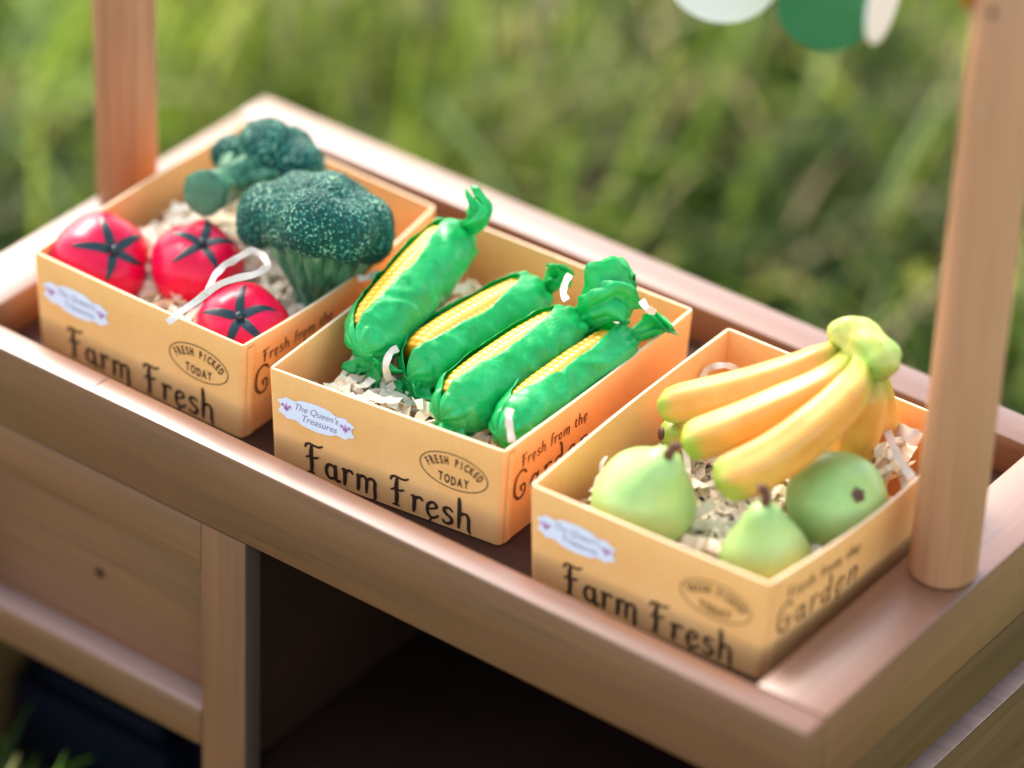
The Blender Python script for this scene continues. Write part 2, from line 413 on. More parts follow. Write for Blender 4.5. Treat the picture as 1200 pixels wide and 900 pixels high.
# dark tub under the drawer
def tub():
    a = aty(0, 772, .03); b_ = aty(228, 890, .03)
    x1 = b_.x + .0015; x0 = aty(2, 772, .03).x - .010; zt = a.z + .001; y0, y1 = .03, .19
    bm = bmesh.new(); bmesh.ops.create_cube(bm, size=1)
    for v in bm.verts:
        v.co = Vector(((x0 + x1) / 2 + v.co.x * (x1 - x0), (y0 + y1) / 2 + v.co.y * (y1 - y0), (GZ + zt) / 2 + v.co.z * (zt - GZ)))
    bmesh.ops.bevel(bm, geom=[e for e in bm.edges if abs(e.verts[0].co.z - e.verts[1].co.z) > .01], offset=.018, segments=6, affect='EDGES')
    bmesh.ops.bevel(bm, geom=[e for e in bm.edges if min(e.verts[0].co.z, e.verts[1].co.z) > zt - 1e-4], offset=.007, segments=4, affect='EDGES')
    bm.verts.index_update(); V = [v.co.copy() for v in bm.verts]; F = [[v.index for v in f.verts] for f in bm.faces]; bm.free()
    o = mk('storage_tub', V, F, NAVY, None, True, origin=((x0 + x1) / 2, (y0 + y1) / 2, GZ))
    o.data.set_sharp_from_angle(angle=math.radians(40))
    tag(o, 'dark navy tub with rounded corners under the drawer panel of the stand', 'tub')
tub()

# ------------------------------------------------------------------ stroke lettering (decorative storybook alphabet)
def circ(cx, cy, rx, ry, a0, a1, n=9):
    return [(cx + rx * math.cos(math.radians(a0 + (a1 - a0) * i / n)), cy + ry * math.sin(math.radians(a0 + (a1 - a0) * i / n))) for i in range(n + 1)]
GL = {  # advance width, strokes (points, thickness multiplier)
 'F': (.62, [([(.20, 0), (.22, .3), (.20, .62), (.23, .93)], 1.15), ([(.02, .80), (.06, .90), (.16, .955), (.32, .93), (.46, .93), (.58, 1.0)], .8), ([(.04, .47), (.16, .53), (.32, .52), (.44, .58)], .75), ([(.10, .0), (.20, .02), (.30, .0)], .7)]),
 'a': (.52, [(circ(.20, .27, .15, .23, 30, 330, 12), .95), ([(.36, .52), (.35, .3), (.36, .08), (.43, .02), (.49, .06)], 1.1)]),
 'r': (.42, [([(.10, .52), (.12, .3), (.10, 0)], 1.1), ([(.12, .38), (.20, .50), (.30, .53), (.37, .46)], .9), ([(.03, .50), (.10, .53)], .8)]),
 'm': (.78, [([(.10, .52), (.12, .3), (.10, 0)], 1.1), ([(.12, .38), (.20, .50), (.30, .52), (.38, .42), (.38, .2), (.37, 0)], .95), ([(.38, .38), (.47, .50), (.57, .52), (.65, .42), (.64, .2), (.66, -.06), (.62, -.12)], .95)]),
 'n': (.54, [([(.10, .52), (.12, .3), (.10, 0)], 1.1), ([(.12, .38), (.20, .50), (.32, .52), (.41, .42), (.40, .2), (.41, 0)], .95)]),
 'e': (.47, [([(.09, .25), (.34, .37), (.34, .47), (.24, .53), (.12, .45), (.07, .28), (.11, .09), (.23, .01), (.36, .07), (.42, .14)], .9), ([(.24, .02), (.16, -.12), (.22, -.2), (.32, -.18)], .6)]),
 's': (.42, [([(.34, .46), (.25, .53), (.13, .50), (.09, .40), (.18, .30), (.31, .22), (.34, .11), (.25, .01), (.13, .0), (.06, .07)], 1.0)]),
 'h': (.54, [([(.09, .98), (.11, .6), (.10, 0)], 1.1), ([(.11, .36), (.20, .49), (.32, .51), (.40, .40), (.41, .2), (.42, .02), (.47, -.07)], .95)]),
 'G': (.72, [([(.60, .82), (.50, .94), (.34, .97), (.16, .85), (.08, .58), (.10, .26), (.26, .05), (.44, .03), (.56, .14), (.58, .34)], 1.1), ([(.34, .42), (.46, .46), (.58, .40)], .9), ([(.40, .42), (.38, .32), (.44, .26)], .7)]),
 'd': (.52, [(circ(.20, .26, .15, .24, 40, 320, 12), .95), ([(.22, .98), (.30, .84), (.35, .55), (.36, .2), (.37, 0), (.44, .04)], 1.05)]),
 'o': (.46, [(circ(.21, .26, .15, .25, 0, 360, 16), .95)]),
 't': (.38, [([(.16, .72), (.17, .4), (.17, .12), (.24, .02), (.33, .06)], 1.05), ([(.04, .50), (.18, .54), (.33, .52)], .75)]),
 'f': (.36, [([(.32, .88), (.22, .95), (.15, .82), (.16, .4), (.14, -.05)], 1.0), ([(.03, .50), (.15, .53), (.30, .52)], .75)]),
 ' ': (.34, [])}
def ribbon2(pts, w):
    """tapered flat stroke in 2D -> verts, quads"""
    P = crom([(x, y, 0) for x, y in pts], 5); n = len(P); vs_, fs = [], []
    for i, p in enumerate(P):
        t = (P[min(i + 1, n - 1)] - P[max(i - 1, 0)]).normalized(); nn = Vector((-t.y, t.x, 0))
        e = min(i, n - 1 - i) / max(1, n - 1); ww = w * (.62 + .38 * min(1, e * 5)) * (1 + .22 * abs(t.y))
        q = p + (-t * w * .3 if i == 0 else (t * w * .3 if i == n - 1 else Vector((0, 0, 0))))
        vs_ += [(q + nn * ww * .5), (q - nn * ww * .5)]
        if i: k = 2 * i; fs.append((k - 2, k - 1, k + 1, k))
    return vs_, fs
def write(text, size, th, track=0.0):
    mb = MB(); x = 0
    for k, ch in enumerate(text):
        adv, st_ = GL[ch]
        for q, (pts, tm) in enumerate(st_):
            v, f = ribbon2([(px_ + x, py_) for px_, py_ in pts], th * tm)
            mb.add([Vector((a.x, a.y, .02 * q + .004 * (k % 2))) for a in v], f)
        x += adv + track
    mb.v = [(a * size, b_ * size, c_) for a, b_, c_ in mb.v]; return mb, x * size
def textmesh(s, size, sx=1.0, shear=0.0, bold=0.0):
    cu = bpy.data.curves.new('t', 'FONT'); cu.body = s; cu.size = size; cu.shear = shear; cu.offset = bold; cu.align_x = 'CENTER'; cu.resolution_u = 3
    ob = bpy.data.objects.new('t', cu); S.collection.objects.link(ob)
    me = bpy.data.meshes.new_from_object(ob)
    V = [(v.co.x * sx, v.co.y, 0) for v in me.vertices]; F = [tuple(p.vertices) for p in me.polygons]
    bpy.data.objects.remove(ob); bpy.data.curves.remove(cu); bpy.data.meshes.remove(me)
    return V, F

# ------------------------------------------------------------------ produce boxes
ZT = 0.0273
HB = ZT - TD
class Box:
    def __init__(s, corners, label, bows, name='produce_box'):
        s.top = [Vector((x, y, ZT)) for x, y in corners]      # FL FR BR BL
        c = sum(s.top, Vector()) / 4; s.c = c
        s.bot = [Vector((c.x + (p.x - c.x) * .972, c.y + (p.y - c.y) * .978, TD + .0006)) for p in s.top]
        s.bows = bows; s.label = label
        s.root = empty(name, (c.x, c.y, TD), label, 'produce box', 'cardboard produce boxes in the tray')
        s.build()
    def wall(s, k, u, t, off=0.0):
        """point on outer surface of side k (0 front,1 right,2 back,3 left), u along, t height"""
        a, b_ = k, (k + 1) % 4
        p = s.bot[a].lerp(s.bot[b_], u).lerp(s.top[a].lerp(s.top[b_], u), t)
        d = (s.top[b_] - s.top[a]).normalized(); n = Vector((d.y, -d.x, 0))
        bow = s.bows[k] * math.sin(math.pi * u) * (.25 + .75 * t)
        return p + n * (bow + off)
    def build(s):
        nu, nt, rc = 22, 6, .0026
        def ring(t, off):
            out = []
            for k in range(4):
                L = (s.top[(k + 1) % 4] - s.top[k]).length
                e = rc / L
                for i in range(nu):
                    u = e + (1 - 2 * e) * i / (nu - 1); out.append(s.wall(k, u, t, off))
                # rounded corner to the next side
                p1 = s.wall(k, 1 - e, t, off); p2 = s.wall((k + 1) % 4, rc / (s.top[(k + 2) % 4] - s.top[(k + 1) % 4]).length, t, off)
                cc = s.wall(k, 1, t, off)
                for q in (.25, .5, .75): out.append(p1 * (1 - q) ** 2 + cc * 2 * q * (1 - q) + p2 * q * q)
            return out
        T = .0018
        rings = [ring(t, 0) for t in np.linspace(0, .985, nt)]
        rings += [[p + Vector((0, 0, .0004)) for p in ring(1, -.0004)]]
        rr = [[p + Vector((0, 0, .0004)) for p in ring(1, -T + .0003)]]
        inn = [ring(t, -T) for t in np.linspace(.985, .03, nt)]
        allr = rings + rr + inn; n = len(allr[0])
        b = MB(); V = [p for r in allr for p in r]; F = []
        ne = len(rings) - 1
        for i in range(len(allr) - 1):
            for j in range(n): F.append((i * n + j, i * n + (j + 1) % n, (i + 1) * n + (j + 1) % n, (i + 1) * n + j))
        F.append(tuple(range(n - 1, -1, -1))); F.append(tuple(range((len(allr) - 1) * n, len(allr) * n)))
        b.add(V, F); o = b.build('carton', CARD, s.root, True, auto=45)
        o.data.materials.append(CARDEDGE)
        for i, p in enumerate(o.data.polygons):
            if i // n in (ne,): p.material_index = 1
        # folded glue flap seam beside the front right corner
        b = MB(); V = []; F = []
        for i in range(9):
            t = .01 + .965 * i / 8
            V += [s.wall(1, .018, t, .00015), s.wall(1, .018, t, .0007), s.wall(1, .045, t, .0007), s.wall(1, .050, t, .00015)]
            if i: k = 4 * i; F += [(k - 4, k - 3, k + 1, k), (k - 3, k - 2, k + 2, k + 1), (k - 2, k - 1, k + 3, k + 2)]
        b.add(V, F); b.build('corner_flap', CARD, s.root, True)
    def place(s, name, mb, m, k, u0, t0, parent=None, off=.00022):
        """2D mesh in metres -> onto side k, origin at (u0,t0); x along the side, y up"""
        L = (s.top[(k + 1) % 4] - s.top[k]).length; V = []
        for x, y, z in mb.v: V.append(s.wall(k, u0 + x / L, t0 + y / HB, off + z * .0016))
        o = MB(); o.v = [tuple(p) for p in V]; o.f = mb.f; o.c = mb.c
        return o.build(name, m, parent or s.root, False)
    def dress(s, slots):
        mb, w = write('Farm', .0142, .095, .02); s.place('lettering', mb, INK, 0, .150, .055)
        mb, w = write('Fresh', .0142, .095, .04); s.place('lettering', mb, INK, 0, .525, .045)
        mb, w = write('Fresh from the', .0058, .10, .06); s.place('lettering', mb, INKS, 1, .085, .72)
        mb, w = write('Garden', .0136, .080, .10); s.place('lettering', mb, INKS, 1, .05, .38)
        # oval stamp
        L = (s.top[1] - s.top[0]).length; a, b_ = .0150, .0083; q = MB(); N = 48
        for r in (1.0,):
            vs_ = []; fs = []
            for i in range(N):
                th = 2 * math.pi * i / N
                vs_ += [(a * math.cos(th), b_ * math.sin(th), 0), ((a - .00042) * math.cos(th), (b_ - .00042) * math.sin(th), 0)]
                k = 2 * i; j = (2 * i + 2) % (2 * N); fs.append((k, k + 1, j + 1, j))
            q.add(vs_, fs)
        word = 'FRESH PICKED'
        arc = [math.radians(168 - 156 * i / 400) for i in range(401)]; acc = [0]
        for i in range(400):
            acc.append(acc[-1] + math.hypot(.0122 * (math.cos(arc[i + 1]) - math.cos(arc[i])), .0056 * (math.sin(arc[i + 1]) - math.sin(arc[i]))))
        for i, ch in enumerate(word):
            if ch == ' ': continue
            th = float(np.interp(acc[-1] * (.04 + .92 * i / (len(word) - 1)), acc, arc)); V, F = textmesh(ch, .0052, .50, 0, .00016)
            rot = max(-.62, min(.62, math.atan2(.0056 * math.cos(th), -.0122 * math.sin(th)) + math.pi if math.cos(th) > 0 else math.atan2(-.0056 * math.cos(th), .0122 * math.sin(th))))
            rot = -abs(rot) if math.cos(th) > 0 else abs(rot)
            rot = math.copysign(min(abs(math.atan(.0056 * math.cos(th) / (.0122 * math.sin(th)))), .6), -math.cos(th))
            cx, cy = .0122 * math.cos(th), .0056 * math.sin(th) - .0012
            q.add([(cx + x * math.cos(rot) - (y - .0016) * math.sin(rot), cy + x * math.sin(rot) + (y - .0016) * math.cos(rot), .05) for x, y, z in V], F)
        for i, ch in enumerate('TODAY'):
            V, F = textmesh(ch, .0056, .54, 0, .00016); q.add([(x + (i - 2) * .0028, y - .0062 + .0003 * abs(i - 2), .05) for x, y, z in V], F)
        s.place('stamp', q, INK, 0, .795, .62)
        # brand plaque sticker: scalloped outline
        W2, H2 = .0170, .0058; vs_ = [(0, 0, 0)]; N = 96
        for i in range(N):
            th = 2 * math.pi * i / N
            c_, s_ = math.cos(th), math.sin(th)
            x = W2 * math.copysign(abs(c_) ** .55, c_); y = H2 * math.copysign(abs(s_) ** .6, s_)
            e = abs(x) / W2
            y *= 1 - .20 * math.exp(-((e - .58) / .12) ** 2) + .12 * math.exp(-(e / .3) ** 2) - .10 * math.exp(-((e - 1) / .1) ** 2)
            x *= 1 - .05 * math.cos(th * 10)
            vs_.append((x, y, 0))
        p = MB(); p.add(vs_, [(0, 1 + i, 1 + (i + 1) % N) for i in range(N)])
        stk = s.place('sticker', p, STICK, 0, .205, .66, off=.00030)
        t = MB(); V, F = textmesh("The Queen's", .0044, .88, .35, 0); t.add([(x, y + .0008, 0) for x, y, z in V], F)
        V, F = textmesh('Treasures', .0046, .88, .35, 0); t.add([(x + .0012, y - .0036, 0) for x, y, z in V], F)
        s.place('sticker_text', t, INKP, 0, .205, .66, parent=stk, off=.00042)
        for cx in (-.0134, .0134):
            e = MB()
            e.add([(cx, -.0022, 0), (cx - .0006, 0, 0), (cx, .0026, 0), (cx + .0006, 0, 0)], [(0, 3, 2, 1)])
            for g in (-1, 1):
                vv, ff = ribbon2([(cx + g * .0003, -.0008), (cx + g * .0010, .0004), (cx + g * .0017, .0014), (cx + g * .0021, .0004)], .0006); e.add(vv, ff)
            e.add([(cx - .0012, -.0009, 0), (cx + .0012, -.0009, 0), (cx + .0012, -.0005, 0), (cx - .0012, -.0005, 0)], [(0, 1, 2, 3)])
            s.place('emblem', e, INKM, 0, .205, .66, parent=stk, off=.00044)

B1 = Box([(-.3885, .0285), (-.2807, .0294), (-.2874, .1597), (-.3909, .1616)], 'tan cardboard box holding the red tomatoes and broccoli', (0.0006, .0050, 0, .001))
B2 = Box([(-.2644, .0246), (-.1610, .0372), (-.1633, .1642), (-.2721, .1596)], 'tan cardboard box holding four ears of corn, middle of the tray', (0.0004, .0012, 0, .0003))
B3 = Box([(-.1421, .0266), (-.0396, .0318), (-.0368, .1641), (-.1460, .1620)], 'tan cardboard box holding the bananas and green pears', (0.0004, .0050, 0, .0015))
for B in (B1, B2, B3): B.dress(None)

# ------------------------------------------------------------------ crinkled paper fill
def strip(mb, p, heading, pitch, L, w, fold, crv, amp, roll=0.0):
    n = max(4, int(L / fold)); p = Vector(p); V = []; F = []
    for i in range(n + 1):
        d = Vector((math.cos(heading) * math.cos(pitch), math.sin(heading) * math.cos(pitch), math.sin(pitch)))
        side = Vector((-math.sin(heading), math.cos(heading), 0)); up = d.cross(side) * -1
        side2 = (side * math.cos(roll) + up * math.sin(roll)); up2 = (up * math.cos(roll) - side * math.sin(roll))
        q = p + up2 * (amp * (1 if i % 2 else -1))
        V += [q - side2 * w / 2, q + side2 * w / 2]
        if i: k = 2 * i; F.append((k - 2, k - 1, k + 1, k))
        p = p + d * fold; heading += crv + random.uniform(-.12, .12); pitch += random.uniform(-.22, .22) - pitch * .12; roll += random.uniform(-.18, .18)
    mb.add(V, F)
def fill(B, ztop, n, label, bumps=()):
    mb = MB(); c = 0
    fl, fr, br, bl = [p for p in B.bot]
    while c < n:
        u, v = random.uniform(.09, .91), random.uniform(.07, .93)
        p = fl.lerp(fr, u).lerp(bl.lerp(br, u), v)
        zt = ztop
        for (bx, by, br_, bz) in bumps: zt += bz * math.exp(-((p.x - bx) ** 2 + (p.y - by) ** 2) / br_ ** 2)
        z = TD + .003 + (zt - TD - .003) * random.random() ** .45
        L = random.uniform(.010, .028); h = random.uniform(0, 2 * math.pi)
        # head the strip inwards so that it stays in its box
        cc = B.c - p; 
        if cc.length > .022: h = math.atan2(cc.y, cc.x) + random.uniform(-1.3, 1.3)
        k0 = len(mb.v)
        strip(mb, (p.x, p.y, z), h, random.uniform(-.3, .35), L, random.uniform(.0020, .0046), random.uniform(.0018, .0048), random.uniform(-.22, .22), random.uniform(.0003, .0008), random.uniform(-1.2, 1.2)); c += 1
        for i in range(k0, len(mb.v)):
            x, y, zz = mb.v[i]; xl = min(fl.x, bl.x) + .003; xr = (fr.x + (br.x - fr.x) * (y - fr.y) / (br.y - fr.y)) - .003
            yf = fl.y + (fr.y - fl.y) * (x - fl.x) / (fr.x - fl.x) + .003; yb = min(bl.y, br.y) - .003
            mb.v[i] = (min(max(x, xl), xr), min(max(y, yf), yb), max(zz, TD + .0025))
    o = mb.build('paper_shreds', STRED, None, False, origin=(B.c.x, B.c.y, TD))
    s = o.modifiers.new('thick', 'SOLIDIFY'); s.thickness = .00018
    tag(o, label, 'shredded paper', 'crinkled paper filling the boxes', 'stuff')
hb = at(180, 258, .022)
fill(B1, .013, 900, 'cream crinkled paper shreds under the tomatoes and broccoli', [(hb.x, hb.y, .02, .016)])
fill(B2, .012, 900, 'cream crinkled paper shreds under the corn', [(-.245, .045, .02, .004), (-.19, .148, .03, .008)])
q3 = at(1060, 530, .022)
fill(B3, .010, 900, 'cream crinkled paper shreds under the bananas and pears', [(q3.x, q3.y, .018, .016), (-.13, .045, .012, .008)])

def paper_band(name, pts, w, label, cat='paper strip', jag=.0, m=None, face=None):
    """a folded strip of paper through 3D points"""
    P = crom(pts, 6); n = len(P); V = []; F = []
    for i, p in enumerate(P):
        t = (P[min(i + 1, n - 1)] - P[max(i - 1, 0)]).normalized()
        up = face or (CAM_LOC - p).normalized(); s_ = t.cross(up).normalized()
        s_ = (s_ * math.cos(.3 * math.sin(i * .45)) + up * math.sin(.3 * math.sin(i * .45))); ww = w * (1 + .10 * math.sin(i * .9)); q = p + up * jag * .6 * (1 if (i // 5) % 2 else -1) + s_ * jag * .6 * math.sin(i * 1.1)
        V += [q - s_ * ww / 2, q + s_ * ww / 2]
        if i: k = 2 * i; F.append((k - 2, k - 1, k + 1, k))
    o = mk(name, V, F, m or STRIPW, None, False, origin=P[0])
    s = o.modifiers.new('thick', 'SOLIDIFY'); s.thickness = .0003; s.offset = 0
    tag(o, label, cat); return o
paper_band('paper_strip', [at(196, 378, .034), at(225, 356, .038), at(262, 331, .042), at(296, 322, .043), at(313, 312, .042), at(308, 300, .042), at(294, 294, .042), at(276, 304, .043), at(262, 312, .044), at(250, 326, .043), at(243, 345, .040)], .0027, 'white paper strip looped over the gap between the tomatoes', jag=.0002)
paper_band('paper_strip', [at(824, 458, .012), at(823, 446, .016), at(829, 433, .020), at(846, 428, .023), at(860, 431, .021), at(869, 441, .016)], .0024, 'curled peach paper strip arching against the back of the banana box')
paper_band('paper_strip', [at(466, 408, .030), at(457, 414, .030), at(452, 430, .026), at(456, 446, .018)], .0027, 'cream paper curl hanging from the near end of the second corn ear')
paper_band('paper_strip', [at(420, 326, .0288), at(432, 325, .0300), at(443, 318, .0296)], .0024, 'white paper scrap lying on the rim between tomato box and corn box')
paper_band('paper_strip', [at(598, 479, .034), at(596, 490, .033), at(598, 505, .029), at(600, 518, .026)], .0027, 'pale paper scrap on the near tip of the rightmost corn ear')
paper_band('paper_strip', [at(664, 352, .050), at(660, 343, .050), at(663, 330, .052), at(668, 322, .050)], .0027, 'white paper scrap between the corn ears twisted ends')
paper_band('paper_strip', [at(752, 352, .046), at(758, 361, .046), at(768, 366, .043)], .0027, 'white paper scrap beside the rightmost twisted green tissue end')
paper_band('paper_strip', [at(1040, 505, .030), at(1048, 525, .032), at(1058, 545, .030), at(1070, 560, .028)], .0030, 'white paper strip in the right corner of the pear box')
paper_band('paper_strip', [at(1052, 505, .026), at(1066, 510, .028), at(1078, 516, .026)], .0060, 'broad white paper scrap by the back wall of the pear box')

# ------------------------------------------------------------------ tomatoes
def frame_from(n, twist=0.0):
    q = n.to_track_quat('Z', 'Y').to_matrix(); return q @ Matrix.Rotation(twist, 3, 'Z')
def tomato(u, v, z, r, a, b, tw, label, seed):
    c = at(u, v, z); M = frame_from(dirc(a, b), tw); rr = random.Random(seed)
    ph = [rr.uniform(0, 6.28) for _ in range(3)]
    def surf(th, phi, off=0.0):
        # th polar angle from the calyx axis
        lob = 1 + .034 * math.cos(5 * phi + ph[0]) * math.sin(th) ** 1 * (1 if th < 1.6 else .6) + .05 * (abs(math.cos(2.5 * phi + ph[2])) ** .6 - .75) * math.sin(min(th, 1.57)) * math.exp(-((th - .7) / .6) ** 2) + .012 * math.cos(3 * phi + ph[1]) * math.sin(th)
        R = r * lob * (1.0 - .10 * math.cos(th) ** 2) 
        dz = -r * .14 * math.exp(-(th / .34) ** 2)
        p = Vector((math.sin(th) * math.cos(phi), math.sin(th) * math.sin(phi), math.cos(th))) * (R + off); p.z += dz
        return c + M @ p
    root = empty('tomato', c + Vector((0, 0, -r * .9)), label, 'tomato', 'tomatoes in the left box')
    NT, NP = 40, 64; V = [surf(0, 0)]; F = []
    for i in range(1, NT):
        for j in range(NP): V.append(surf(math.pi * i / NT, 2 * math.pi * j / NP))
    V.append(surf(math.pi, 0))
    for j in range(NP): F.append((0, 1 + j, 1 + (j + 1) % NP)); F.append((len(V) - 1, 1 + (NT - 2) * NP + (j + 1) % NP, 1 + (NT - 2) * NP + j))
    for i in range(NT - 2):
        for j in range(NP): k = 1 + i * NP; F.append((k + j, k + NP + j, k + NP + (j + 1) % NP, k + (j + 1) % NP))
    mk('fruit', V, F, TOM, root, True)
    # calyx: five tapering painted sepals that hug the skin, and a stem nub
    V = []; F = []
    for s in range(5):
        p0 = 2 * math.pi * s / 5 + rr.uniform(-.14, .14); L = rr.uniform(.72, .98); bend = rr.uniform(-.25, .25); k0 = len(V); n = 12
        for i in range(n + 1):
            t = i / n; th = .03 + L * t; wdt = (.17 * (1 - t) ** .8 + .030 + .03 * math.sin(3.1 * t)) * (1 if t < 1 else .15)
            dphi = min(.62, wdt / max(.10, math.sin(th)) * .62)
            for g, o_ in ((-1, .00012), (0, .00045), (1, .00012)): V.append(surf(th, p0 + bend * t * t + g * dphi, o_))
            if i:
                k = k0 + 3 * i; F += [(k - 3, k, k + 1, k - 2), (k - 2, k + 1, k + 2, k - 1)]
    mk('calyx', V, F, CALYX, root, True)
    b_ = MB(); p0 = surf(0, 0); ax = M @ Vector((0, 0, 1)); k = r / .02
    b_.tube([p0 - ax * .001, p0 + ax * .0012, p0 + ax * .0026, p0 + ax * .003], [.0021 * k, .0018 * k, .0016 * k, .0007 * k], 12)
    b_.build('stem', CALYX, root, True)
tomato(118, 307, .0180, .0200, .42, .27, .3, 'red tomato nearest the left wall of its box, calyx tilted to the right', 1)
tomato(231, 312, .0200, .0186, .20, .60, 1.0, 'red tomato in the middle, behind the looped paper strip', 2)
tomato(285, 388, .0165, .0188, -.03, .36, .57, 'red tomato in the front right corner with its star calyx facing out', 3)

# ------------------------------------------------------------------ broccoli
def head_mesh(lobes, c, sub=7, clipdir=None, bead=.00075):
    bm = bmesh.new(); bmesh.ops.create_icosphere(bm, subdivisions=sub, radius=1)
    D = np.array([v.co[:] for v in bm.verts]); F = [[v.index for v in f.verts] for f in bm.faces]; bm.free()
    Cn = np.array([(p - c)[:] for p, r in lobes]); R = np.array([r for p, r in lobes])
    dc = D @ Cn.T; disc = R[None] ** 2 - (np.sum(Cn ** 2, 1)[None] - dc ** 2)
    t = np.where(disc > 0, dc + np.sqrt(np.maximum(disc, 0)), np.maximum(dc, 0) * .5)
    t = np.maximum(t, .0005); k = 650.0
    rad = np.log(np.exp(k * t).sum(1)) / k
    P = D * rad[:, None]; out = []
    for i in range(len(P)):
        p = Vector(P[i]); d = Vector(D[i]); q = p + c
        f = noise.voronoi(q * 520)[0]; b_ = bead * (1 - min(1, f[0] * 1.15)) + .0005 * noise.noise(q * 170)
        out.append(q + d * b_)
    return out, F
def bump_px(u, v, z, rpx): p = at(u, v, z); return (p, rpx * (CAM_LOC - p).length / FPX)
# far floret, lying on its side with the cut end to the left
rootA = empty('broccoli', at(300, 215, .010), 'broccoli floret at the back, its round cut stalk end showing', 'broccoli', 'broccoli florets in the left box')
cA = at(315, 188, .040)
V, F = head_mesh([bump_px(313, 172, .050, 34), bump_px(350, 193, .045, 30), bump_px(272, 181, .042, 24), bump_px(330, 200, .040, 30), bump_px(340, 178, .044, 30), bump_px(300, 195, .036, 26), bump_px(365, 208, .036, 20)], cA, 6)
mk('head', V, F, BROC, rootA, True)
def ribbed(a, i): return 1 + .10 * math.cos(6 * a) + .05 * math.cos(11 * a + 1)
b = MB(); p0, p1 = at(239, 226, .045), at(300, 205, .030)
b.tube(crom([p0, p0.lerp(p1, .3), p0.lerp(p1, .7), p1], 4), [.0093, .0088, .0082, .0078, .0072, .0070, .0070, .0072, .0075, .008, .009, .010, .011], 40, True, lambda a, i: 1 + min(1, i / 5) * (ribbed(a, i) - 1))
for tgt, r_ in ((at(272, 190, .044), .0042), (at(300, 186, .048), .0045), (at(335, 200, .044), .0040), (at(330, 215, .034), .004)):
    m_ = p0.lerp(p1, .35); b.tube(crom([m_, m_.lerp(tgt, .5) + Vector((0, 0, .001)), tgt], 5), [.0045] + [r_] * 9 + [r_ * 1.2], 16, True, ribbed)
sA = b.build('stalk', BSTALK, rootA, True)
b = MB(); ax = (p0 - p1).normalized(); b.tube([p0 + ax * .0001, p0 + ax * .0007, p0 + ax * .0008], [.0092, .0086, .0030], 40, True, lambda a, i: 1 + .05 * math.cos(6 * a) + .03 * math.cos(11 * a + 1)); b.build('cut_end', BCUT, sA, True)
# near floret, standing
rootB = empty('broccoli', at(372, 362, .004), 'large broccoli floret with speckled head standing in front of the other one', 'broccoli', 'broccoli florets in the left box')
cB = at(370, 262, .044)
V, F = head_mesh([bump_px(316, 250, .045, 37), bump_px(352, 236, .050, 35), bump_px(388, 238, .050, 36), bump_px(424, 262, .046, 36), bump_px(432, 282, .040, 28), bump_px(366, 262, .054, 40), bump_px(405, 272, .050, 36), bump_px(305, 266, .040, 26), bump_px(345, 268, .046, 30), bump_px(400, 250, .040, 40), bump_px(376, 246, .052, 40), bump_px(344, 254, .048, 38), bump_px(404, 262, .048, 36)], cB, 7)
mk('head', V, F, BROC, rootB, True)
b = MB(); q0, q1 = at(374, 366, .006), at(374, 292, .036)
b.tube(crom([q0, q0.lerp(q1, .4), q0.lerp(q1, .8), q1], 4), [.0088, .0088, .0086, .0084, .0082, .0080, .0078, .0076, .0074, .007, .007, .007, .007], 44, True, ribbed)
for k, (tu, tv, tz) in enumerate(((318, 272, .040), (340, 280, .045), (366, 284, .048), (394, 284, .047), (418, 288, .044), (438, 292, .038))):
    tgt = at(tu, tv, tz); m_ = q0.lerp(q1, .12) + (tgt - q1) * .16
    b.tube(crom([m_, m_.lerp(tgt, .5) + (q1 - q0) * .02, tgt], 6), [.0030] + [.0040] * 10 + [.0044, .0044], 16, True, ribbed)
b.build('stalk', BSTALK, rootB, True)

